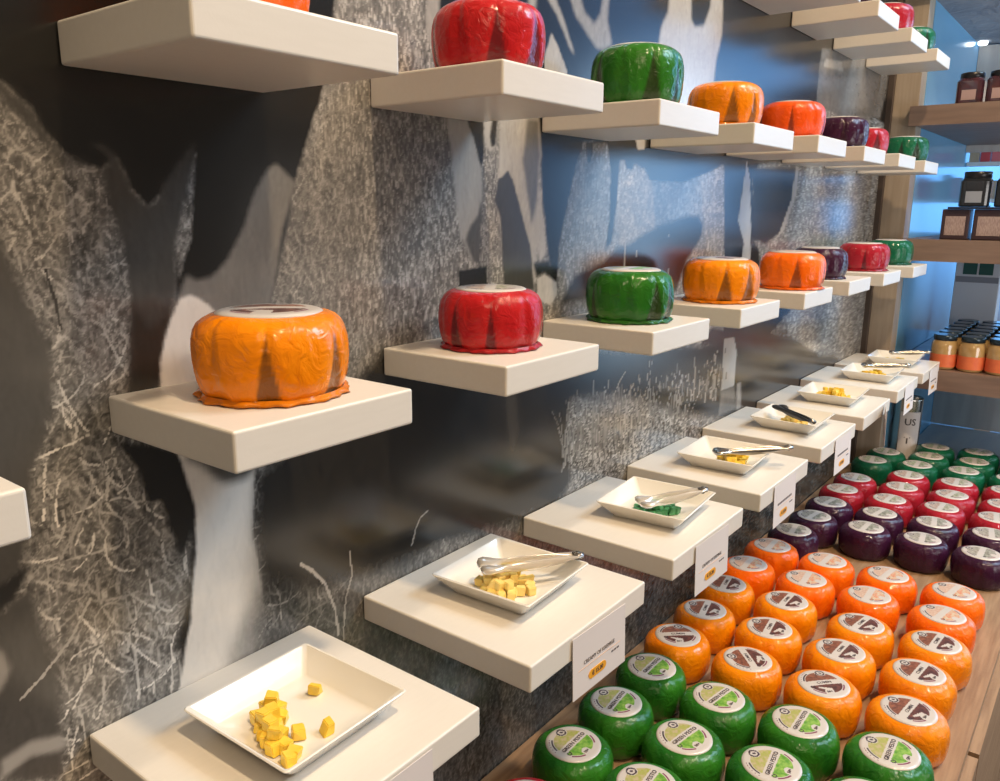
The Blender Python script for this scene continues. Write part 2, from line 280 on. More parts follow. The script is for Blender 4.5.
# the turf gets darker towards the bottom of the print
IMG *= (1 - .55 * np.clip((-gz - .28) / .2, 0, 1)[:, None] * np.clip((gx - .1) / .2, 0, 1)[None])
def mask(poly, soft):
    xs = [p[0] for p in poly]; zs = [p[1] for p in poly]; pad = 3 * soft + 3 * RES
    i0 = max(0, int((min(xs) - pad - X0) / RES)); i1 = min(NX, int((max(xs) + pad - X0) / RES) + 1)
    j0 = max(0, int((min(zs) - pad - ZA) / RES)); j1 = min(NZ, int((max(zs) + pad - ZA) / RES) + 1)
    if i1 <= i0 or j1 <= j0: return None
    wob = lowfreq_cache[j0:j1, i0:i1]
    GX = gx[None, i0:i1] + wob; GZ = gz[j0:j1, None] + wob * .5
    m = np.zeros((j1 - j0, i1 - i0), bool)
    for (xa, za), (xb, zb) in zip(poly, poly[1:] + poly[:1]):
        if za == zb: continue
        m ^= ((za > GZ) != (zb > GZ)) & (GX < (xb - xa) * (GZ - za) / (zb - za) + xa)
    return (j0, j1, i0, i1, blur(m.astype(np.float32), max(0, int(round(soft / RES * .6)))))
lowfreq_cache = lowfreq(120, -.0009, .0009, 11) + lowfreq(30, -.0008, .0008, 12)
streak = blur(strokes(120000, (X0, X1), (ZA, ZB), (.01, .04), .18, (.35, 1.9), 1, 1.0), 1)
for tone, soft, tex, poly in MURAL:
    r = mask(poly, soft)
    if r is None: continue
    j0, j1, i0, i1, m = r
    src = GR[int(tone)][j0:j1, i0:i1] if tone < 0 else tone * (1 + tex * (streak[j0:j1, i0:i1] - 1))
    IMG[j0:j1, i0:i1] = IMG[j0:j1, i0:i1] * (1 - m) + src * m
# tall single seed stalks in front of everything
def stalk(pts, tone, w=1):
    for (xa, za), (xb, zb) in zip(pts, pts[1:]):
        n = int(max(abs(xb - xa), abs(zb - za)) / RES * 2) + 2
        for t in np.linspace(0, 1, n):
            i = int((xa + (xb - xa) * t - X0) / RES); j = int((za + (zb - za) * t - ZA) / RES)
            if 0 <= i < NX - w and 0 <= j < NZ - w: IMG[j:j + w, i:i + w] = tone
for st in STALKS: stalk(*st)
for k in range(200):
    x = .66 + .62 * RNG.random() ** 1.3; z = -.235 + .03 * RNG.random(); h = .03 + .07 * RNG.random(); l = RNG.normal(0, .012)
    stalk([(x, z), (x + l * .4, z + h * .6), (x + l, z + h)], .14 + .22 * RNG.random(), 2)
IMG = np.clip(IMG, .004, .85)
# mesh columns get wider with distance from the camera side
xs = [-1.6, -.9, X0 + .01]; x = -.14
xs.append(-.2)
while x < 2.335:
    xs.append(x); d = math.hypot(x + .30, .624); x += max(.0010, 1.25 * d * d / (806 * .624))
xs.append(2.335)
zs = [-Z0, -1.1, -.75] + list(np.arange(-.66, .735, .0010)) + [.80, 1.1, 1.6]
xs = np.array(xs); zs = np.array(zs); nx, nz = len(xs), len(zs)
co = np.zeros((nz, nx, 3), np.float32); co[..., 0] = xs[None]; co[..., 2] = zs[:, None]
ii = np.clip(((xs - X0) / RES).astype(int), 0, NX - 1); jj = np.clip(((zs - ZA) / RES).astype(int), 0, NZ - 1)
val = IMG[jj][:, ii]
quads = (np.arange(nz - 1)[:, None] * nx + np.arange(nx - 1)[None]).ravel()
fv = np.stack([quads, quads + 1, quads + nx + 1, quads + nx], 1).astype(np.int32)
me = bpy.data.meshes.new('wall_left')
me.vertices.add(nx * nz); me.vertices.foreach_set('co', co.ravel())
me.loops.add(fv.size); me.loops.foreach_set('vertex_index', fv.ravel())
me.polygons.add(len(fv)); me.polygons.foreach_set('loop_start', np.arange(0, fv.size, 4, dtype=np.int32))
me.update(calc_edges=True)
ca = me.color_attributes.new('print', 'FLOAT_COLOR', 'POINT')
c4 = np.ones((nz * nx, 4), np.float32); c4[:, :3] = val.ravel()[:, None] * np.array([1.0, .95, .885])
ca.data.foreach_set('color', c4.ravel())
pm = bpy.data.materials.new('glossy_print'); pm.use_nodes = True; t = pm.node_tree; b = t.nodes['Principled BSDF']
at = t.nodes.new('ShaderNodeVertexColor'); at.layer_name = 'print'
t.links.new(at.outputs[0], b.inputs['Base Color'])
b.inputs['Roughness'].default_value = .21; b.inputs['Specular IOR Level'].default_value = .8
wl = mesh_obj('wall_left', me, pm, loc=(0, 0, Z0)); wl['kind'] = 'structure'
wl['label'] = 'glossy wall print of cow legs standing in grass'

# ---------------------------------------------------------------- rest of the setting
WOOD = mat('oak_board', (.37, .235, .135), .5, noise=(9, (.26, .155, .085), (1, 14, 14)), bump=('N', 60, .0003))
WOODX = mat('oak_post', (.40, .33, .26), .5, noise=(5, (.33, .265, .20), (14, 14, 1)))
WOODB = mat('oak_shelf_brown', (.25, .175, .14), .45, noise=(6, (.19, .13, .105), (9, 1, 9)))
WOODP = mat('wood_panel', (.62, .53, .46), .5, noise=(4, (.52, .43, .37), (9, 9, 1)))
floor = newbox(-3, 8, -5, .0, -.02, 0)
struct('floor', floor, mat('floor_tile', (.05, .05, .055), .35, noise=(3, (.07, .068, .065), (1, 1, 1))))
NY = -.081                       # face of the side wall of the recess beyond the print
BX = 3.23                        # back of the recess
struct('wall_side', newbox(2.43, 4.6, NY, .05, -Z0, .9), mat('glossy_blue_wall', (.17, .40, .62), .14, noise=(2, (.14, .35, .56), (1, 1, 3))), (0, 0, Z0), 'glossy blue wall of the recess')
struct('wall_back', newbox(BX, BX + .03, -.55, NY - .001, .36, .73), WOODP, (0, 0, Z0), 'pale wood panel above the top shelf')
bm = bmesh.new(); box(bm, BX, BX + .03, -1.3, NY - .001, -.50, -.345); box(bm, BX, BX + .03, -1.3, NY - .001, -.68, -.503)
struct('wall_lower', bm, WOODP, (0, 0, Z0))
struct('ceiling', newbox(2.335, BX + .03, -.42, .02, .735, .79), mat('dark_ceiling', (.22, .235, .27), .7, noise=(5, (.32, .33, .36), (1, 1, 1)), bump=('N', 12, .01)), (0, 0, Z0))
struct('trim_1', newbox(2.336, 2.358, -.014, .03, -.640, 1.3), mat('dark_edge', (.07, .05, .04), .5), (0, 0, Z0), 'dark edge strip')
struct('trim_2', newbox(2.360, 2.43, -.080, .03, -.640, 1.3, bevel=.001), WOODX, (0, 0, Z0), 'pale wooden post')
tag(mesh_obj('ceiling_spotlight', (lambda b_: (lathe(b_, [(.012, 0), (.016, .004), (.016, .012)], 16), b_)[1])(bmesh.new()), mat('spot_glow', (1, 1, 1), .3), loc=(BX - .06, NY - .02, Z0 + .722)),
    'tiny bright spotlight in the ceiling corner above the wood panel', 'spotlight')
mg = MATS['spot_glow'].node_tree.nodes['Principled BSDF']; mg.inputs['Emission Color'].default_value = (.9, .97, 1, 1); mg.inputs['Emission Strength'].default_value = 4

# the long display table
TZ = -.641
tab = bpy.data.objects.new('display_table', None); COL.objects.link(tab); tab.location = (1.4, -.28, 0)
tag(tab, 'long pale wooden display table along the wall, covered with rows of wrapped cheeses', 'table')
bm = bmesh.new()
OUT = [(-.2, -.002), (2.334, -.002), (2.334, -.093), (2.60, -.093), (2.60, -.536), (-.2, -.532)]
vs = [bm.verts.new((x_ - 1.4, y_ + .28, TZ + Z0)) for x_, y_ in OUT]
f_ = bm.faces.new(vs[::-1]); r = bmesh.ops.extrude_face_region(bm, geom=[f_])
for v in [g for g in r['geom'] if isinstance(g, bmesh.types.BMVert)]: v.co.z -= .022
bmesh.ops.recalc_face_normals(bm, faces=bm.faces)
mesh_obj('table_top', bm, WOOD, tab)
def side_panel(x0, y0, x1, y1, z0, z1, m, name):
    bm = bmesh.new(); d = Vector((x1 - x0, y1 - y0, 0)); n = Vector((d.y, -d.x, 0)).normalized() * .02
    L = [(x0, y0), (x1, y1), (x1 - n.x, y1 - n.y), (x0 - n.x, y0 - n.y)]
    lo = [bm.verts.new((a_ - 1.4, b_ + .28, z0)) for a_, b_ in L]; hi = [bm.verts.new((a_ - 1.4, b_ + .28, z1)) for a_, b_ in L]
    bm.faces.new(lo[::-1]); bm.faces.new(hi)
    for k in range(4): bm.faces.new((lo[k], lo[(k + 1) % 4], hi[(k + 1) % 4], hi[k]))
    bmesh.ops.recalc_face_normals(bm, faces=bm.faces)
    mesh_obj(name, bm, m, tab)
ztop = TZ + Z0 - .023
for (xa, ya), (xb, yb) in (((2.59, -.530), (1.806, -.529)), ((1.794, -.529), (1.006, -.528)), ((.994, -.528), (-.19, -.527))):
    side_panel(xa, ya, xb, yb, ztop - .085, ztop, WOOD, 'front_panel')
    side_panel(xa, ya + .002, xb, yb + .002, 0.0, ztop - .090, WOOD, 'front_panel')

# low counter beyond the table
cnt = mesh_obj('counter', newbox(2.62, BX - .002, -1.25, NY - .003, 0, Z0 - .682, bevel=.003), mat('grey_blue_counter', (.34, .38, .43), .25, noise=(3, (.42, .44, .46), (1, 5, 1))))
tag(cnt, 'low glossy grey counter beyond the far end of the display table', 'counter')

# ---------------------------------------------------------------- white floating shelves
SHELFM = mat('white_lacquer', (.74, .70, .64), .33, noise=(40, (.725, .685, .625), (1, 6, 6)), bump=('N', 220, .00006))
ORD = ['first', 'second', 'third', 'fourth', 'fifth', 'sixth', 'seventh', 'eighth']
ROWS = {
 'M': dict(w=.1722, d=.1678, t=.0302, x=[.0002, .3007, .6020, .8891, 1.1924, 1.4829, 1.7792, 2.1055], z=[.001, 0, -.002, 0, 0, .002, .001, 0]),
 'T': dict(w=.1730, d=.1676, t=.0302, x=[-.0085, .2920, .5911, .8890, 1.1904, 1.4943, 1.7993, 2.0921], z=[.275, .275, .273, .271, .275, .275, .277, .275]),
 'U': dict(w=.1711, d=.1690, t=.0302, x=[1.187, 1.4842, 1.7791, 2.0727], z=[.547, .5467, .5455, .5448]),
 'B': dict(w=.2290, d=.2305, t=.0289, x=[-.0440, .2603, .5625, .8600, 1.1635, 1.4575, 1.7616, 2.0584], z=[-.277, -.275, -.275, -.275, -.274, -.276, -.2735, -.277])}
CH = {'M': ['amber', 'red', 'bright green', 'amber', 'orange', 'dark purple', 'crimson', 'dark green'],
      'T': ['orange', 'red', 'bright green', 'amber', 'orange-red', 'dark purple', 'crimson', 'dark green'],
      'U': ['amber', 'dark purple', 'crimson', 'dark green']}
ROWN = {'M': 'middle', 'T': 'upper', 'U': 'topmost', 'B': 'lowest'}
for rk, R_ in ROWS.items():
    for i, x_ in enumerate(R_['x']):
        w, d, t_ = R_['w'], R_['d'], R_['t']
        o = mesh_obj('floating_shelf', newbox(-w / 2, w / 2, -d, -.0006, -t_, 0, bevel=.0022, seg=3), SHELFM, loc=(x_ + w / 2, 0, Z0 + R_['z'][i]), smooth=False)
        if rk == 'B':
            what = ['holding the square dish without tongs nearest the viewer', 'holding pale yellow cubes under clear tongs', 'holding the dish of green cubes', 'holding the fourth sampling dish with steel tongs',
                    'holding the fifth sampling dish with black-handled tongs', 'holding the sixth sampling dish with no tongs', 'holding the seventh sampling dish', 'holding the farthest sampling dish'][i]
            tag(o, 'wide white shelf of the lowest row ' + what, 'shelf', 'wide white shelves with sampling dishes')
        else:
            n = ORD[i] + ' from the near end' if rk != 'U' else ['nearest in view', 'second in view', 'third in view', 'farthest'][i]
            tag(o, 'white shelf of the %s row, %s, under %s %s cheese' % (ROWN[rk], n, 'an' if CH[rk][i][0] in 'ao' else 'a', CH[rk][i]), 'shelf', 'small white floating shelves, %s row' % ROWN[rk])
o = mesh_obj('floating_shelf', newbox(-.086, .086, -.1664, -.0006, -.0302, 0, bevel=.0022, seg=3), SHELFM, loc=(-.2145, 0, Z0 - .0022))
tag(o, 'white shelf of the middle row cut off by the left edge of the photo, empty', 'shelf', 'small white floating shelves, middle row')

# ---------------------------------------------------------------- wrapped cheeses
def film(name, c, c2):
    m = mat(name, c, .38, coat=.9, coat_rough=.03, noise=(28, c2, (1, 1, .5)), bump=('N', 62, .0024), spec=.05)
    t = m.node_tree; bs = t.nodes['Principled BSDF']; bs.inputs['Coat IOR'].default_value = 1.38; src = bs.inputs['Base Color'].links[0].from_socket
    at = t.nodes.new('ShaderNodeVertexColor'); at.layer_name = 'fold'
    mx = t.nodes.new('ShaderNodeMix'); mx.data_type = 'RGBA'; mx.inputs[7].default_value = (c[0] * .30 + .02, c[1] * .38 + .006, c[2] * .4 + .008, 1)   # doubled-over film is darker
    t.links.new(at.outputs[0], mx.inputs[0]); t.links.new(src, mx.inputs[6]); t.links.new(mx.outputs[2], bs.inputs['Base Color'])
    return m
FILM = {'bright green': film('green_film', (.014, .115, .012), (.030, .175, .014)),
        'amber': film('amber_film', (.80, .205, .001), (.88, .265, .003)),
        'orange': film('orange_film', (.88, .130, .002), (.93, .165, .004)),
        'orange-red': film('orange_red_film', (.74, .07, .004), (.82, .095, .006)),
        'dark purple': film('purple_film', (.030, .006, .024), (.045, .010, .035)),
        'red': film('red_film', (.42, .010, .014), (.52, .018, .02)),
        'crimson': film('crimson_film', (.32, .010, .022), (.38, .016, .03)),
        'dark green': film('dark_green_film', (.004, .085, .040), (.008, .12, .055))}
def topz(r):  # gentle dome of the upper face, cheese radius .06
    return .0688 - .0012 * (r / .036) ** 2 if r < .036 else .0676 - (r - .036) ** 2 * 62 - (r - .036) * .12
def cheese_mesh(variant, wrapped):
    rs = np.random.default_rng(100 + variant + 50 * wrapped)
    npl = int(rs.integers(7, 10)); ph = rs.uniform(0, 2 * PI, 12); am = rs.uniform(.5, 1.2, npl); pa = np.sort((np.arange(npl) + rs.uniform(-.22, .22, npl)) * 2 * PI / npl + ph[0])
    sy = 1.15 if wrapped else .7
    def rf(a, z):
        s = 1.0
        k = 1.0 - min(max((z - .006) / .058, 0), 1)          # pleats open downwards
        for q in range(npl):
            d = (a - pa[q] + PI) % (2 * PI) - PI
            wd = .05 + .12 * k
            s -= am[q] * (.016 * sy + .022 * sy * k) * math.exp(-(d / wd) ** 2)
            s += am[q] * .008 * sy * math.exp(-((d - wd * 1.5) / .035) ** 2)
        mid = math.exp(-((z - .034) / .03) ** 2)
        s += .010 * math.sin(2 * a + ph[1]) + .006 * math.sin(5 * a + ph[2] + 60 * z) * mid
        return s
    prof = [(.020, .0012), (.042, .0), (.0495, .0010), (.0540, .0040), (.0570, .009), (.0588, .016), (.0598, .024), (.0602, .032), (.0600, .040), (.0592, .047), (.0575, .0535), (.0545, .059), (.0500, .0630), (.0445, .0658), (.0400, topz(.040)), (.0360, topz(.036)), (.028, topz(.028)), (.014, topz(.014))]
    bm = bmesh.new()
    N = 180 if wrapped else 120; FO = []
    def rfx(a, z, r):
        k = min(max((r - .030) / .018, 0), 1)
        return 1 + (rf(a, z) - 1) * k
    rings = []
    for (r, z) in prof:
        rings.append([bm.verts.new((r * rfx(2 * PI * k / N, z, r) * math.cos(2 * PI * k / N), r * rfx(2 * PI * k / N, z, r) * math.sin(2 * PI * k / N),
                     z + (0 if r > .05 or z < .05 else .0004 * math.sin(3 * 2 * PI * k / N + ph[3]) * (r / .04)))) for k in range(N)])
    for (r, z) in prof:
        for k in range(N):
            a = 2 * PI * k / N; kk = 1.0 - min(max((z - .004) / .056, 0), 1); fo = 0.
            for q in range(npl):
                d = abs((a - pa[q] + PI) % (2 * PI) - PI); wd = .21 * kk * am[q]
                if wrapped and q % 3 != 2 and r > .045: fo = max(fo, min(1, max(0, (wd - d) / .03)))
            FO.append(fo if z > .0 else 0)
    for a_, b_ in zip(rings, rings[1:]):
        for k in range(N):
            f_ = bm.faces.new((a_[k], a_[(k + 1) % N], b_[(k + 1) % N], b_[k])); f_.smooth = True
    bm.faces.new(rings[0][::-1]).smooth = True; bm.faces.new(rings[-1]).smooth = True
    if wrapped:   # crumpled skirt of loose film around the foot
        R0 = [(.0545, .0050), (.0565, .0032), (.0590, .0010), (.0570, .0004)]
        rg = []
        for q, (r, z) in enumerate(R0):
            rg.append([bm.verts.new(((r + (.0011 * math.sin(11 * a + ph[4]) + .0009 * math.sin(23 * a + ph[5])) * (q > 0)) * math.cos(a),
                                     (r + (.0011 * math.sin(11 * a + ph[4]) + .0009 * math.sin(23 * a + ph[5])) * (q > 0)) * math.sin(a),
                                     max(.0003, z + .0012 * math.sin(17 * a + ph[6]) * (q in (1, 2))))) for a in np.linspace(0, 2 * PI, N, endpoint=False)])
        for a_, b_ in zip(rg, rg[1:]):
            for k in range(N): bm.faces.new((a_[k], b_[k], b_[(k + 1) % N], a_[(k + 1) % N])).smooth = True
    me = bpy.data.meshes.new('wrapped_cheese'); bm.to_mesh(me); bm.free()
    FO += [.35] * (len(me.vertices) - len(FO))
    ca = me.color_attributes.new('fold', 'FLOAT_COLOR', 'POINT'); ca.data.foreach_set('color', np.repeat(np.array(FO, np.float32)[:, None], 4, 1).ravel())
    return me
CM = {}
def cheese_data(variant, wrapped, color):
    k = (variant, wrapped, color)
    if k not in CM:
        base = CM.get((variant, wrapped)) or CM.setdefault((variant, wrapped), cheese_mesh(variant, wrapped))
        me = base.copy(); me.materials.clear(); me.materials.append(FILM[color]); CM[k] = me
    return CM[k]
# printed paper labels: round, with two picture halves, a slanted name band, a round crest and a small badge
PAPER = mat('label_paper', (.60, .56, .53), .38, coat=.5)
INK = mat('label_ink', (.045, .03, .045), .4, coat=.4)
MARO = mat('label_maroon', (.20, .04, .09), .4, coat=.4)
ART = {'pesto': (mat('art_olive', (.36, .40, .08), .4, coat=.4, noise=(170, (.50, .42, .26), (1, 1, 1))), mat('art_leaf', (.10, .30, .03), .4, coat=.4, noise=(170, (.30, .50, .10), (1, 1, 1)))),
       'cumin': (mat('art_seed', (.32, .12, .07), .4, coat=.4, noise=(160, (.12, .045, .035), (1, 1, 1))), mat('art_seed_dark', (.17, .06, .05), .4, coat=.4, noise=(160, (.07, .03, .03), (1, 1, 1)))),
       'tomato': (mat('art_cream', (.66, .52, .42), .4, coat=.4, noise=(260, (.55, .33, .25), (1, 1, 1))), mat('art_tomato', (.66, .22, .12), .4, coat=.4, noise=(240, (.62, .55, .40), (1, 1, 1)))),
       'truffle': (mat('art_grey_a', (.22, .20, .17), .4, coat=.4, noise=(240, (.50, .48, .42), (1, 1, 1))), mat('art_grey_b', (.16, .16, .13), .4, coat=.4, noise=(240, (.42, .42, .36), (1, 1, 1)))),
       'redish': (mat('art_red_a', (.35, .22, .18), .4, coat=.4, noise=(240, (.60, .52, .46), (1, 1, 1))), mat('art_red_b', (.20, .24, .14), .4, coat=.4, noise=(240, (.55, .50, .42), (1, 1, 1)))),
       'herb': (mat('art_herb_a', (.16, .26, .14), .4, coat=.4, noise=(240, (.52, .52, .42), (1, 1, 1))), mat('art_herb_b', (.14, .20, .12), .4, coat=.4, noise=(240, (.46, .48, .38), (1, 1, 1))))}
def label_mesh(kind):
    bm = bmesh.new(); NR, NA, RM = 34, 112, .0405
    rr = [RM * (k / NR) for k in range(NR + 1)]
    rings = [[bm.verts.new((r * math.cos(2 * PI * a / NA), r * math.sin(2 * PI * a / NA), topz(r) + .0007)) for a in range(NA)] for r in rr[1:]]
    c = bm.verts.new((0, 0, topz(0) + .0007))
    def pick(x, y):
        r = math.hypot(x, y); th = math.degrees(math.atan2(y, x))
        if math.hypot(x - .008, y - .0265) < .0088:                       # crest
            d = math.hypot(x - .008, y - .0265)
            return 3 if .0052 < d < .0078 or d < .0022 else 0
        if math.hypot(x + .004, y + .0250) < .0072: return 0
        if abs(y) < .0062: return 0
        if math.hypot(x + .0245, y + .0095) < .0034: return 3 if math.hypot(x + .0245, y + .0095) > .0018 else 2
        if kind == 'cumin' and y < -.008 and -.016 < x < .004 and abs(y + .012 + (x + .016) * .45) < .0018 * (1 + (x + .016) * 60): return 0
        if .0292 < r < .0325:
            if -150 < th < -112 or -52 < th < -18: return 4
            if 118 < th < 165: return 3
            return 0
        if r < .0285:
            if kind == 'tomato' and y < 0 and math.hypot(x - .004, y + .016) < .009: return 2
            return 1 if y > 0 else 2
        if .0350 < r < .0362 and (120 < th < 175) and int(th) % 5 < 2: return 4
        return 0
    for a in range(NA):
        bm.faces.new((c, rings[0][a], rings[0][(a + 1) % NA]))
    for q in range(NR - 1):
        for a in range(NA):
            f_ = bm.faces.new((rings[q][a], rings[q + 1][a], rings[q + 1][(a + 1) % NA], rings[q][(a + 1) % NA]))
            m_ = f_.calc_center_median(); f_.material_index = pick(m_.x, m_.y); f_.smooth = True
    a1 = rings[-1]; lo = [bm.verts.new((v.co.x * 1.004, v.co.y * 1.004, v.co.z - .0007)) for v in a1]
    for a in range(NA): bm.faces.new((a1[a], lo[a], lo[(a + 1) % NA], a1[(a + 1) % NA]))
    me = bpy.data.meshes.new('paper_label'); bm.to_mesh(me); bm.free()
    for m in (PAPER, *ART[kind], INK, MARO): me.materials.append(m)
    return me
LM = {}
WORDS = {'pesto': ('GREEN PESTO', .0088), 'cumin': ('CUMIN', .0080)}
def cheese(color, kind, loc, rot, lrot, variant, wrapped, scale=1.0, letters=True):
    o = mesh_obj('wrapped_cheese', cheese_data(variant, wrapped, color), None, None, loc, (0, 0, rot)); o.scale = (scale, scale, scale)
    if kind not in LM: LM[kind] = label_mesh(kind)
    l = mesh_obj('paper_label', LM[kind], None, o, rot=(0, 0, lrot - rot))
    if letters and kind in WORDS:
        s, sz = WORDS[kind]; me = text_mesh(s, sz, .0001)
        if not me.materials: me.materials.append(INK)
        mesh_obj('lettering', me, None, l, loc=(0, -.0006, topz(0) + .00085))
        me = text_mesh('50+', .0062, .0001)
        if not me.materials: me.materials.append(INK)
        mesh_obj('lettering', me, None, l, loc=(-.004, -.0252, topz(.0255) + .0011))
    return o
# on the shelves: (row, index) -> y, spin, size
SY = {('M', 0): (.093, -.0885, 1.03), ('M', 1): (.385, -.082, .94), ('M', 2): (.688, -.086, 1.0), ('M', 3): (.980, -.094, 1.03), ('M', 4): (1.285, -.110, 1.03), ('M', 5): (1.540, -.085, .98), ('M', 6): (1.868, -.095, 1.0), ('M', 7): (2.19, -.085, 1.0),
      ('T', 0): (.082, -.075, 1.0), ('T', 1): (.372, -.088, .95), ('T', 2): (.679, -.088, .99), ('T', 3): (.968, -.087, .98), ('T', 4): (1.276, -.089, .97), ('T', 5): (1.590, -.088, .97), ('T', 6): (1.885, -.0635, .96), ('T', 7): (2.185, -.095, .98),
      ('U', 0): (1.28, -.09, 1), ('U', 1): (1.57, -.085, 1), ('U', 2): (1.865, -.090, 1), ('U', 3): (2.158, -.085, .98)}
KOF = {'amber': 'cumin', 'red': 'redish', 'bright green': 'pesto', 'orange': 'tomato', 'orange-red': 'tomato', 'dark purple': 'truffle', 'crimson': 'redish', 'dark green': 'herb'}
for (rk, i), (x_, y_, s_) in SY.items():
    c_ = CH[rk][i]; zt = Z0 + ROWS[rk]['z'][i] + .0003
    o = cheese(c_, KOF[c_], (x_, y_, zt), random.uniform(0, 6.28) if (rk, i) != ('M', 0) else 2.2, random.uniform(-2, 2), i % 5, True, s_, letters=False)
    o.scale.z *= {('M', 0): .955, ('T', 2): 1.12, ('T', 1): 1.04, ('M', 2): 1.03}.get((rk, i), 1)
    n = ORD[i] + ' from the near end' if rk != 'U' else ['nearest in view', 'second in view', 'third in view', 'farthest'][i]
    tag(o, '%s foil-wrapped cheese wheel alone on the %s row shelf %s' % (c_, ROWN[rk], n), 'cheese', 'cheese wheels on the %s row of shelves' % ROWN[rk])
# on the table: (centre of the label in wall metres, x, y)
TAB = {'bright green': [[(.5385, -.115), (.661, -.113), (.783, -.104)], [(.537, -.227), (.644, -.227), (.769, -.225)], [(.549, -.342), (.667, -.342), (.782, -.341)], [(.560, -.455), (.680, -.446), (.790, -.455)]],
       'amber': [[(.899, -.094), (1.011, -.094), (1.142, -.084)], [(.899, -.218), (1.022, -.208), (1.143, -.197)], [(.905, -.338), (1.021, -.331), (1.139, -.334)], [(.908, -.458), (1.035, -.449), (1.151, -.453)]],
       'orange': [[(1.254, -.083), (1.381, -.089)], [(1.264, -.198), (1.376, -.207)], [(1.271, -.316), (1.382, -.321)], [(1.272, -.443), (1.385, -.443)]],
       'dark purple': [[(1.503, -.095), (1.622, -.107), (1.742, -.110)], [(1.626, -.223), (1.745, -.232)], [(1.634, -.340), (1.758, -.343)], [(1.626, -.456), (1.762, -.450)]],
       'crimson': [[(1.868, -.103), (1.986, -.107)], [(1.862, -.225), (1.984, -.228), (2.105, -.218)], [(1.885, -.347), (1.997, -.349), (2.118, -.340)], [(1.884, -.442), (2.004, -.448), (2.127, -.445)]],
       'dark green': [[(2.203, -.092), (2.330, -.157)], [(2.228, -.215), (2.345, -.270), (2.455, -.235)], [(2.245, -.328), (2.363, -.385), (2.480, -.341)], [(2.250, -.440)]]}
TAB['dark green'] = [[(2.203, -.103), (2.306, -.130)], [(2.225, -.222), (2.345, -.221), (2.455, -.235)], [(2.245, -.332), (2.363, -.338), (2.480, -.341)], [(2.250, -.445), (2.370, -.450), (2.490, -.440)]]
TKIND = {'bright green': 'pesto', 'amber': 'cumin', 'orange': 'tomato', 'dark purple': 'truffle', 'crimson': 'redish', 'dark green': 'herb'}
SPIN = {('amber', 0, 0): -.85, ('amber', 1, 0): .75, ('amber', 2, 0): -.75, ('amber', 0, 1): .2, ('amber', 0, 2): .15, ('bright green', 2, 0): -.1}
COLN = ['column nearest the wall', 'second column from the wall', 'third column from the wall', 'outermost column from the wall']
cells = [[c_, q, k, *p_] for c_, cols in TAB.items() for q, col_ in enumerate(cols) for k, p_ in enumerate(col_)]
for _ in range(200):
    for a_ in range(len(cells)):
        for b_ in range(a_ + 1, len(cells)):
            A, B_ = cells[a_], cells[b_]; dx, dy = B_[3] - A[3], B_[4] - A[4]; d = math.hypot(dx, dy)
            if d < .1178:
                s = ((.1182 - d)) / 2 / d; A[3] -= dx * s; A[4] -= dy * s; B_[3] += dx * s; B_[4] += dy * s
for c_, q, k, x_, y_ in cells: TAB[c_][q][k] = (x_, y_)
nv = 0
for c_, cols in TAB.items():
    for q, col_ in enumerate(cols):
        for k, (x_, y_) in enumerate(col_):
            nv += 1
            lr = SPIN.get((c_, q, k), random.uniform(-.22, .16))
            o = cheese(c_, TKIND[c_], (x_, y_, Z0 + TZ + .0003), random.uniform(0, 6.28), lr, nv % 5, False, random.uniform(.945, .958), letters=(x_ < 1.25)); o.scale.z *= 1.045
            rown = {0: 'nearest row of that colour', 1: 'second row of that colour', 2: 'third row of that colour'}[k]
            tag(o, '%s cheese on the table, %s, %s' % (c_, COLN[q], rown), 'cheese', '%s cheese wheels on the table' % c_)
o = cheese('red', 'redish', (.410, -.122, Z0 + TZ + .0003), 1, -.2, 2, False, .975, letters=False)
tag(o, 'red cheese wheel peeking in at the bottom edge of the photo, before the green ones', 'cheese')
o = cheese('bright green', 'pesto', (.428, -.352, Z0 + TZ + .0003), 1, -.1, 3, False, .975)
tag(o, 'bright green cheese cut off by the bottom edge, third column from the wall', 'cheese', 'bright green cheese wheels on the table')

# ---------------------------------------------------------------- sampling dishes
CER = mat('white_porcelain', (.80, .77, .71), .18, coat=.5)
def rsq(h, r, n=6):
    pts = []
    for cx_, cy_, a0 in ((h - r, h - r, 0), (-h + r, h - r, PI / 2), (-h + r, -h + r, PI), (h - r, -h + r, 1.5 * PI)):
        for k in range(n): a = a0 + PI / 2 * k / (n - 1); pts.append((cx_ + r * math.cos(a), cy_ + r * math.sin(a)))
    return pts
def dish_mesh():
    bm = bmesh.new(); rings = []
    for h, r, z in ((.030, .004, .0025), (.0445, .006, .0), (.047, .006, .0008), (.0500, .006, .005), (.0640, .0045, .0215), (.0650, .004, .0232), (.0640, .004, .0240), (.0622, .004, .0236), (.0480, .005, .0062), (.0455, .006, .0045), (.030, .006, .0040)):
        rings.append([bm.verts.new((x_, y_, z)) for x_, y_ in rsq(h, r)])
    n = len(rings[0])
    for a_, b_ in zip(rings, rings[1:]):
        for k in range(n): bm.faces.new((a_[k], a_[(k + 1) % n], b_[(k + 1) % n], b_[k])).smooth = True
    bm.faces.new(rings[0][::-1]); bm.faces.new(rings[-1])
    me = bpy.data.meshes.new('square_dish'); bm.to_mesh(me); bm.free(); me.materials.append(CER)
    me.polygons.foreach_set('use_smooth', [True] * len(me.polygons)); 
    try: me.set_sharp_from_angle(angle=math.radians(35))
    except Exception: pass
    return me
DM = dish_mesh()
DISH = [(.071, -.126, .03), (.379, -.118, .05), (.695, -.139, .08), (.977, -.127, .05), (1.290, -.135, 0), (1.585, -.130, .04), (1.890, -.140, .03), (2.175, -.135, .03)]
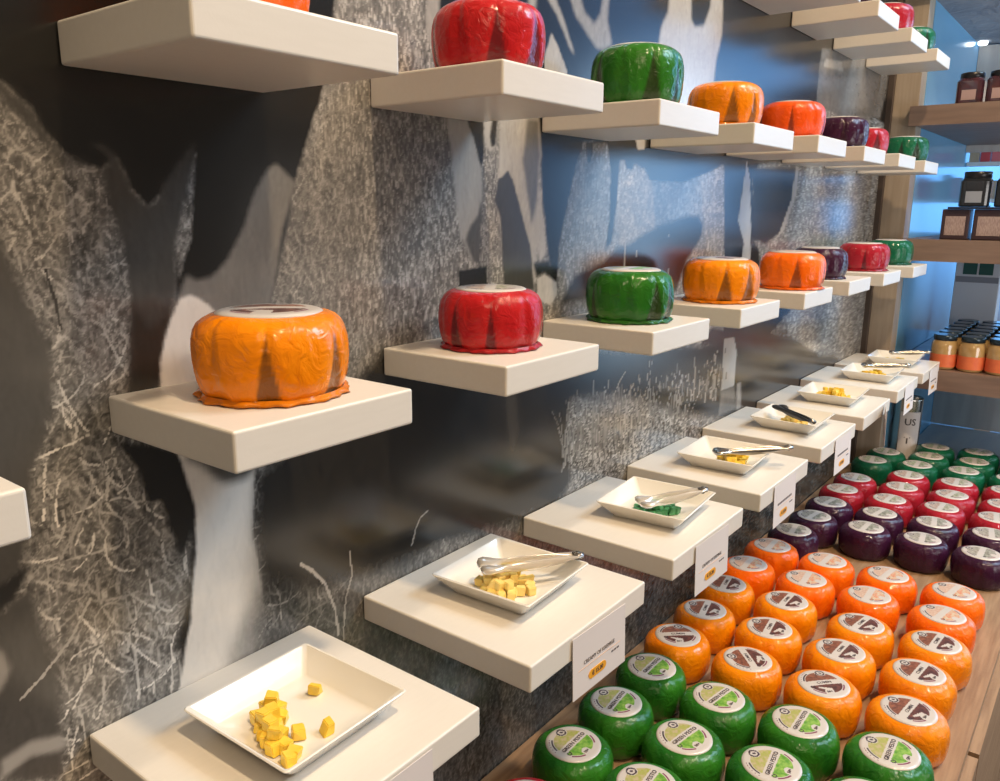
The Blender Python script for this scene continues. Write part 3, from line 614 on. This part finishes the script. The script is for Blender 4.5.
DWHAT = ['with a loose heap of bright yellow cubes, nearest the viewer', 'with pale yellow cubes under clear tongs', 'with green cubes', 'with yellow cubes under steel tongs', 'with yellow cubes under dark tongs', 'heaped with yellow cubes and no tongs, sixth from the front', 'with yellow cubes and tongs, second from the far end', 'on the farthest shelf of the lowest row']
DZ = []
for i, (x_, y_, a_) in enumerate(DISH):
    z_ = Z0 + ROWS['B']['z'][i] + .0002; DZ.append(z_)
    tag(mesh_obj('square_dish', DM, None, None, (x_, y_, z_), (0, 0, a_)), 'square white porcelain dish ' + DWHAT[i], 'dish', 'white sampling dishes')
# cheese cubes
YEL = mat('yellow_cheese', (.84, .56, .045), .42, coat=.2, noise=(60, (.88, .64, .09), (1, 1, 1)), sss=.15)
YELP = mat('pale_yellow_cheese', (.82, .60, .16), .42, coat=.2, noise=(60, (.86, .68, .24), (1, 1, 1)), sss=.15)
GRN = mat('green_cheese', (.06, .30, .11), .42, coat=.2, noise=(60, (.09, .33, .14), (1, 1, 1)))
def cube_mesh(k, m):
    rs = random.Random(k); bm = bmesh.new(); box(bm, -.0052, .0052, -.0052, .0052, 0, .0098)
    for v in bm.verts: v.co += Vector((rs.uniform(-.0014, .0014), rs.uniform(-.0014, .0014), rs.uniform(0, .0012) if v.co.z > .001 else 0))
    if k % 3 == 2:
        for v in bm.verts:
            if v.co.x > 0 and v.co.z > .005: v.co.x -= .0045
    bmesh.ops.bevel(bm, geom=list(bm.edges), offset=.0008, segments=2, affect='EDGES')
    me = bpy.data.meshes.new('cheese_cube'); bm.to_mesh(me); bm.free(); me.materials.append(m); return me
CUB = {m.name: [cube_mesh(k, m) for k in range(4)] for m in (YEL, YELP, GRN)}
def cube(m, x_, y_, z_, s, label, group, tilt=.25):
    o = mesh_obj('cheese_cube', CUB[m.name][random.randrange(4)], None, None, (x_, y_, z_), (random.uniform(-tilt, tilt) * .4, random.uniform(-tilt, tilt) * .4, random.uniform(0, 3)))
    o.scale = (s, s, s); tag(o, label, 'cheese cube', group)
    return o
near_l = 'small bright yellow cheese cube in the heap on the dish nearest the viewer'; near_g = 'yellow cubes heaped on the nearest dish'
f0 = DZ[0] + .0046
for x_, y_, lv in ((.048, -.104, 0), (.043, -.113, 0), (.038, -.124, 0), (.034, -.134, 0), (.031, -.146, 0), (.038, -.150, 0), (.053, -.113, 0), (.050, -.124, 0), (.046, -.136, 0), (.060, -.118, 0), (.066, -.107, 0), (.062, -.098, 0), (.044, -.118, 1), (.040, -.131, 1), (.036, -.142, 1), (.052, -.118, 1), (.062, -.104, 1)):
    cube(YEL, x_, y_, f0 + lv * .0098, .95, near_l, near_g)
for (x_, y_), s_ in zip([(.104, -.108), (.075, -.158), (.056, -.146), (.036, -.163), (.030, -.171)], ['at the far side of the nearest dish, apart from the heap', 'lying alone near the middle right of the nearest dish', 'just right of the heap on the nearest dish', 'upper of the two at the near corner of the nearest dish', 'lowest of the two at the near corner of the nearest dish']):
    x_ = min(max(x_, .030), .112); y_ = max(y_, -.166)
    cube(YEL, x_, y_, f0, .95, 'bright yellow cheese cube ' + s_, near_g + ', single ones')
def heap(i, m, n, cx_, cy_, rx, ry, s, what, levels=3):
    x0_, y0_, a_ = DISH[i]; k = 0; placed = []
    tries = 0
    while k < n and tries < 4000:
        tries += 1
        a = random.uniform(0, 2 * PI); r = math.sqrt(random.random()); dx = cx_ + rx * r * math.cos(a); dy = cy_ + ry * r * math.sin(a)
        dx = max(-.038, min(.038, dx)); dy = max(-.038, min(.038, dy))
        near_ = [p for p in placed if math.hypot(p[0] - dx, p[1] - dy) < .0088 * s]
        lv = 0 if not near_ else max(p[2] for p in near_) + 1
        if lv >= levels or (lv > 0 and math.hypot((dx - cx_) / rx, (dy - cy_) / ry) > .62): continue
        placed.append((dx, dy, lv)); k += 1
        cube(m, x0_ + dx, y0_ + dy, DZ[i] + .0046 + lv * .0094 * s, s, 'small %s cheese cube %s' % ('green' if m is GRN else 'yellow', what), ('green' if m is GRN else 'yellow') + ' cubes ' + what)
heap(1, YELP, 36, -.014, -.002, .034, .030, .9, 'heaped on the dish with clear tongs', 2)
heap(2, GRN, 24, -.008, -.004, .034, .028, .9, 'on the third sampling dish', 2)
heap(3, YEL, 34, -.006, -.012, .036, .022, .8, 'on the fourth sampling dish', 2)
heap(4, YELP, 30, .0, -.004, .036, .024, .8, 'on the fifth sampling dish', 2)
heap(5, YEL, 55, .0, .0, .038, .034, .8, 'on the sixth sampling dish', 3)
heap(6, YEL, 40, .0, .0, .036, .030, .8, 'on the seventh sampling dish', 2)
heap(7, YELP, 10, .0, .0, .034, .026, .8, 'on the farthest sampling dish', 1)

# ---------------------------------------------------------------- tongs
STEEL = mat('brushed_steel', (.52, .49, .45), .24, metal=1.0, noise=(30, (.42, .39, .35), (1, 1, 1)))
CLEAR = mat('clear_plastic', (.78, .72, .64), .12, coat=.6, trans=.55, spec=.6)
DARKM = mat('dark_plastic', (.03, .03, .032), .3, coat=.3)
def tongs(head, hinge, m, label, spread=.007, side=0.0, roll=0.0):
    head = Vector(head); hinge = Vector(hinge); d = head - hinge; L = d.length
    root = bpy.data.objects.new('serving_tongs', None); COL.objects.link(root); root.location = hinge
    root.rotation_euler = (roll, -math.asin(d.z / L), math.atan2(d.y, d.x))
    for s in (-1, 1):
        bm = bmesh.new()
        prof = [(0, .0015, .0046, .0010), (.05, .0034, .0052, .0014), (.25, .0055, .0022, .0048), (.5, spread, .0022, .0056), (.68, spread * 1.02, .0022, .0050), (.76, spread, .0028, .0042), (.80, spread, .0056, .0042), (.86, spread * .98, .0105, .0042), (.92, spread * .95, .0125, .0052), (.97, spread * .92, .0108, .0044), (1.0, spread * .9, .0040, .0014)]
        tube(bm, [(t_ * L, s * o_, side * t_ * s * .004 - .002 * math.sin(t_ * PI)) for t_, o_, a_, b_ in prof], [(a_ if True else b_, b_) for t_, o_, a_, b_ in prof], n=12)
        bmesh.ops.rotate(bm, verts=bm.verts, cent=(0, 0, 0), matrix=Matrix.Rotation(s * .18, 3, 'X'))
        mesh_obj('arm', bm, m, root)
    bm = bmesh.new(); tube(bm, [(-.003, 0, 0), (.0, 0, 0), (.009, 0, 0), (.010, 0, 0)], [(.0035, .0030), (.0062, .0038), (.0066, .0040), (.0050, .0030)], n=14)
    tube(bm, [(.004, 0, -.0048), (.004, 0, .0048)], [.0026, .0026], n=10, up=(1, 0, 0))
    h = mesh_obj('hinge', bm, STEEL if m is not CLEAR else mat('smoky_hinge', (.22, .21, .20), .2, metal=.7), root); h['label'] = 'metal end loop'
    tag(root, label, 'tongs')
def B(i): return ROWS['B']['z'][i] + Z0
tongs((.345, -.098, B(1) + .030), (.440, -.172, B(1) + .034), CLEAR, 'clear tongs with scalloped ends resting on the pale yellow cubes', spread=.0085)
tongs((.645, -.137, B(2) + .026), (.729, -.196, B(2) + .038), CLEAR, 'clear tongs lying on the dish of green cubes', spread=.0085)
tongs((.940, -.118, B(3) + .026), (1.019, -.220, B(3) + .036), STEEL, 'steel tongs on the fourth sampling dish, handle over the edge', spread=.004)
tongs((1.310, -.096, B(4) + .030), (1.205, -.200, B(4) + .036), mat('black_steel', (.05, .05, .05), .3, metal=.6), 'dark tongs lying across the fifth sampling dish', spread=.004)
tongs((1.880, -.115, B(6) + .032), (1.930, -.216, B(6) + .038), STEEL, 'steel tongs on the seventh sampling dish', spread=.004)
tongs((2.165, -.118, B(7) + .030), (2.200, -.215, B(7) + .038), STEEL, 'steel tongs on the farthest sampling dish', spread=.004)

# ---------------------------------------------------------------- price tags hanging on the front edge of the wide shelves
CARD = mat('white_card', (.70, .65, .64), .6); PILL = mat('orange_pill', (.78, .36, .02), .5); GREYI = mat('grey_print', (.12, .10, .10), .6); LINE = mat('fine_orange_line', (.70, .45, .30), .6)
TG = [(.018, 0, 0.0), (.331, 0, .06), (.625, 0, .04), (.917, 0, 0), (1.247, 0, .03), (1.530, 0, -.5), (1.835, 0, 0), (2.140, 0, .05)]
TW, TH = .103, .070
TLAB = ['cut off by the bottom edge of the photo', 'with a clear price pill, on the second wide shelf', 'on the third wide shelf, beside the green cubes', 'on the fourth wide shelf from the near end', 'on the fifth wide shelf from the near end', 'on the sixth wide shelf, swung outward', 'on the seventh wide shelf, bluish in the daylight', 'on the farthest wide shelf']
for i, (x_, _, sw) in enumerate(TG):
    bm = bmesh.new(); box(bm, 0, TW, -.0005, 0, -TH, 0, bevel=.0002, seg=1)
    r = mesh_obj('price_tag', bm, CARD, None, (x_, -.2305 - .0012 - (.026 if sw < 0 else 0), B(i) - .0035), (math.radians(3), 0, -sw * .6))
    r.rotation_euler = (math.radians(-2.0), 0, -sw * .5)
    tag(r, 'white price card ' + TLAB[i], 'price tag', 'price cards on the wide shelves')
    if i == 0: continue
    tl = bmesh.new(); box(tl, .010, .092, -.0008, -.0004, -.0405, -.0400)
    mesh_obj('rule_line', tl, LINE, r)
    if i <= 2:
        me = text_mesh('CREAMY OF KREMIGE', .0062, 0, .0001)
        if not me.materials: me.materials.append(GREYI)
        mesh_obj('lettering', me, None, r, (.050, -.0008, -.0345), (PI / 2, 0, 0))
    else:
        tb = bmesh.new()
        for k in range(9): box(tb, .018 + k * .0075, .0235 + k * .0075, -.0008, -.0004, -.036, -.0325)
        mesh_obj('lettering', tb, GREYI, r)
    tb = bmesh.new()
    for k in range(3): box(tb, .074 + k * .0055, .0782 + k * .0055, -.0008, -.0004, -.0465, -.0445)
    mesh_obj('lettering', tb, GREYI, r)
    pb = bmesh.new(); pts = [(.0065 * math.cos(a) + (.0105 if math.cos(a) > 0 else -.0105), .0052 * math.sin(a)) for a in np.linspace(0, 2 * PI, 28, endpoint=False)]
    fr = [pb.verts.new((px_, -.0006, pz_)) for px_, pz_ in pts]; bk = [pb.verts.new((px_, 0, pz_)) for px_, pz_ in pts]
    pb.faces.new(fr); 
    for k in range(28): pb.faces.new((fr[k], bk[k], bk[(k + 1) % 28], fr[(k + 1) % 28]))
    bmesh.ops.recalc_face_normals(pb, faces=pb.faces)
    p_ = mesh_obj('price_pill', pb, PILL, r, (.046, -.0004, -.0535)); p_['label'] = 'rounded orange price pill'
    me = text_mesh('\u20ac 15.00', .0068, .00012, .0001)
    if not me.materials: me.materials.append(INK)
    mesh_obj('price', me, None, p_, (0, -.0008, 0), (PI / 2, 0, 0))

# ---------------------------------------------------------------- steel bin at the far end of the table
CANX, CANY, CANR, CANH = 2.492, -.1255, .042, .205
can = bpy.data.objects.new('steel_container', None); COL.objects.link(can); can.location = (CANX, CANY, Z0 + TZ)
tag(can, 'tall round steel container with a white lettered label at the far end of the table', 'container')
bm = bmesh.new(); lathe(bm, [(.039, .0002), (.042, .004), (.042, CANH - .004), (.0432, CANH), (.0415, CANH + .001), (.0405, CANH - .004), (.0405, .010)], 48)
mesh_obj('can_body', bm, mat('can_steel', (.62, .58, .52), .25, metal=1.0), can)
bm = bmesh.new(); aa = np.radians(np.linspace(165, 252, 22)); R1 = .0426
lo = [bm.verts.new((R1 * math.cos(a), R1 * math.sin(a), .012)) for a in aa]; hi = [bm.verts.new((R1 * math.cos(a), R1 * math.sin(a), .165)) for a in aa]
for k in range(21): bm.faces.new((lo[k], lo[k + 1], hi[k + 1], hi[k]))
cl = mesh_obj('can_label', bm, CARD, can)
for s, z_ in (('US', .132), ('T', .072)):
    me = text_mesh(s, .030, .0006, .0001).copy(); me.materials.clear(); me.materials.append(GREYI)
    for v in me.vertices:
        a = math.radians(200 if s == 'T' else 206) + v.co.x / .0430 ; r_ = .0430
        v.co = (r_ * math.cos(a), r_ * math.sin(a), v.co.y)
    mesh_obj('lettering', me, None, cl, (0, 0, z_))
# navy box on the counter at the right edge
o = mesh_obj('storage_box', newbox(-.12, .12, -.20, .0, 0, .25, bevel=.004), mat('navy', (.022, .022, .045), .4), loc=(2.60 + .16, -.40, Z0 - .6815))
tag(o, 'dark navy box standing at the right edge beyond the cheeses', 'box')

# ---------------------------------------------------------------- wooden shelves with jars in the recess
FX = 2.345
SHZ = [(.384, .438, 'top'), (.004, .066, 'middle'), (-.372, -.312, 'lowest')]
def shelf_board(z0_, z1_):
    bm = bmesh.new(); P_ = [(FX - .010, -.064), (FX + .013, -.064), (FX + .013, -.083), (BX - .001, -.083), (BX - .001, -.70), (FX - .010, -.70)]
    vs = [bm.verts.new((x_, y_, z1_)) for x_, y_ in P_]; f_ = bm.faces.new(vs[::-1]); r = bmesh.ops.extrude_face_region(bm, geom=[f_])
    for v in [g for g in r['geom'] if isinstance(g, bmesh.types.BMVert)]: v.co.z = z0_
    bmesh.ops.recalc_face_normals(bm, faces=bm.faces)
    return bm
for z0_, z1_, nm in SHZ:
    o = mesh_obj('wooden_shelf', shelf_board(z0_, z1_), WOODB, loc=(0, 0, Z0))
    tag(o, 'thick brown wooden shelf in the recess at the right, %s of three' % nm, 'shelf', 'thick wooden shelves in the recess')
# orange-labelled glass jars
GL = mat('jar_contents', (.42, .26, .10), .12, coat=1.0, noise=(50, (.50, .33, .14), (1, 1, 1)))
LID = mat('jar_lid', (.025, .045, .065), .22, metal=.4); ORL = mat('orange_jar_label', (.78, .20, .07), .5, noise=(40, (.70, .14, .06), (1, 1, 1)))
def jar_proto():
    bm = bmesh.new(); lathe(bm, [(.030, 0), (.0345, .004), (.0352, .02), (.0352, .070), (.033, .080), (.029, .086), (.029, .089)], 24)
    r = mesh_obj('glass_jar', bm, GL)
    bm = bmesh.new(); lathe(bm, [(.0356, .008), (.0356, .046)], 24, cap=False); mesh_obj('jar_label', bm, ORL, r)
    bm = bmesh.new(); lathe(bm, [(.0305, .086), (.0318, .087), (.0318, .100), (.0300, .102)], 24); mesh_obj('lid', bm, LID, r)
    return r
jp = jar_proto(); first = True
for ix in range(6):
    for iy in range(6):
        y_ = -.222 - iy * .0725
        r = jp if first else copy_tree(jp); first = False
        r.location = (FX + .042 + ix * .082, y_, Z0 - .312 + .0003); r.rotation_euler.z = .3 * iy
        if ix == 0: tag(r, 'orange-labelled glass jar, %s from the left in the front row on the wooden shelf' % ORD[iy], 'jar', 'orange-labelled glass jars')
        else: tag(r, 'dark-lidded glass jar in the rows behind the front jars on the lowest wooden shelf', 'jar', 'glass jars behind the front row')
def dark_jar(w, h, mm, lab, loc, label, group, name='dark_jar'):
    bm = bmesh.new(); p_ = rsq(w / 2, w * .22, 5); rings = []
    for sc_, z in ((.92, 0), (1, .004), (1, h * .72), (.86, h * .80), (.80, h * .82)): rings.append([bm.verts.new((a * sc_, b_ * sc_, z)) for a, b_ in p_])
    n = len(p_)
    for a_, b_ in zip(rings, rings[1:]):
        for k in range(n): bm.faces.new((a_[k], a_[(k + 1) % n], b_[(k + 1) % n], b_[k]))
    bm.faces.new(rings[0][::-1]); bm.faces.new(rings[-1])
    r = mesh_obj(name, bm, mm, loc=loc)
    bm = bmesh.new(); lathe(bm, [(w * .42, h * .81), (w * .45, h * .82), (w * .45, h * .98), (w * .42, h)], 24); mesh_obj('lid', bm, mat('black_lid', (.012, .012, .016), .3), r)
    bm = bmesh.new(); box(bm, -w / 2 - .0008, -w / 2 + .0004, -w * .26, w * .26, h * .12, h * .44); mesh_obj('jar_label', bm, lab, r)
    tag(r, label, 'jar', group); return r
DJ = mat('dark_preserve', (.045, .018, .028), .15, coat=1.0, noise=(40, (.09, .025, .035), (1, 1, 1))); PL_ = mat('pale_pink_label', (.42, .30, .30), .5)
for k in range(3): dark_jar(.068, .084, DJ, PL_, (FX + .050, -.204 - k * .0735, Z0 + .4383), 'dark preserve jar with pale label on the top wooden shelf, %s from the left' % ORD[k], 'dark jars on the top wooden shelf')
# dark cartons and stacked jars on the middle wooden shelf
CT = mat('dark_carton', (.05, .03, .04), .4); CL = mat('carton_label', (.46, .36, .34), .5, noise=(120, (.30, .22, .22), (1, 4, 1)))
for k, (y_, w) in enumerate(((-.207, .072), (-.293, .082), (-.380, .078))):
    r = mesh_obj('dark_carton', newbox(-.03, .03, -w / 2, w / 2, 0, .086, bevel=.003), CT, loc=(FX + .075, y_, Z0 + .0663))
    bm = bmesh.new(); box(bm, -.0312, -.0298, -w * .36, w * .36, .012, .066, bevel=.0004, seg=1); mesh_obj('carton_label', bm, CL, r)
    tag(r, 'dark carton with pale label on the middle wooden shelf, %s from the left' % ORD[k], 'carton', 'dark cartons on the middle wooden shelf')
o = mesh_obj('display_board', newbox(-.045, .045, -.16, .16, 0, .006, bevel=.001), mat('black_board', (.012, .012, .02), .3), loc=(FX + .078, -.345, Z0 + .1526))
tag(o, 'thin black board lying on the dark cartons', 'board')
for k, y_ in enumerate((-.246, -.335, -.410)):
    r = dark_jar(.078, .098, mat('black_jar', (.018, .022, .03), .2, coat=.8), mat('blue_grey_label', (.30, .34, .42), .4), (FX + .078, y_, Z0 + .1590), 'black square jar standing on the black board, %s from the left' % ORD[k], 'black jars on the board')
# things seen through the open back, on a white rack
rack = mesh_obj('white_rack', newbox(-.03, .03, -.75, 0, 0, .014, bevel=.001), mat('white_metal', (.8, .84, .86), .3), loc=(BX + .065, NY - .003, Z0 + .312))
tag(rack, 'white rack shelf seen beyond the open back of the recess', 'rack')
mesh_obj('rack_support', newbox(-.03, .03, -.75, -.73, -1.702, -.0002), MATS['white_metal'], rack)
low = mesh_obj('rack_shelf', newbox(-.03, .03, -.729, 0, -.134, -.120, bevel=.001), MATS['white_metal'], rack)
PC = [((.50, .40, .28), 'tan'), ((.62, .09, .10), 'red'), ((.75, .20, .22), 'bright red'), ((.70, .66, .66), 'white'), ((.72, .40, .40), 'pink'), ((.30, .26, .20), 'olive brown')]
for lv in range(2):
    for k in range(12):
        c_, n_ = PC[(k + lv * 4) % 6]; y_ = NY - .025 - k * .036
        bm = bmesh.new(); box(bm, -.022, .022, -.0160, .0160, 0, .066 + .012 * ((k + lv) % 3), bevel=.002)
        r = mesh_obj('paper_packet', bm, mat('packet_' + n_.replace(' ', '_'), c_, .4), loc=(BX + .065, y_, Z0 + (.3265 if lv == 0 else .1925)))
        tag(r, 'narrow %s packet, %s level of the white rack, %s group' % (n_, 'upper' if lv == 0 else 'lower', 'left' if k < 6 else 'right'), 'packet', '%s packets on the white rack' % n_)
# grey-white carton behind the jars
gb = mesh_obj('gift_carton', newbox(-.04, .04, -.068, .068, 0, .292, bevel=.003), mat('grey_white_card', (.55, .55, .58), .5), loc=(BX - .30, -.218, Z0 - .3118))
tag(gb, 'grey and white carton with green picture panels behind the jars on the lowest shelf', 'carton')
for y_ in (-.024, .024):
    bm = bmesh.new(); box(bm, -.0412, -.0398, y_ - .021, y_ + .021, .247, .286); mesh_obj('picture_panel', bm, mat('teal_green', (.005, .07, .06), .3), gb)
bm = bmesh.new(); box(bm, -.0412, -.0398, -.064, .064, .220, .240); mesh_obj('grey_band', bm, mat('grey_band', (.22, .22, .25), .5), gb)
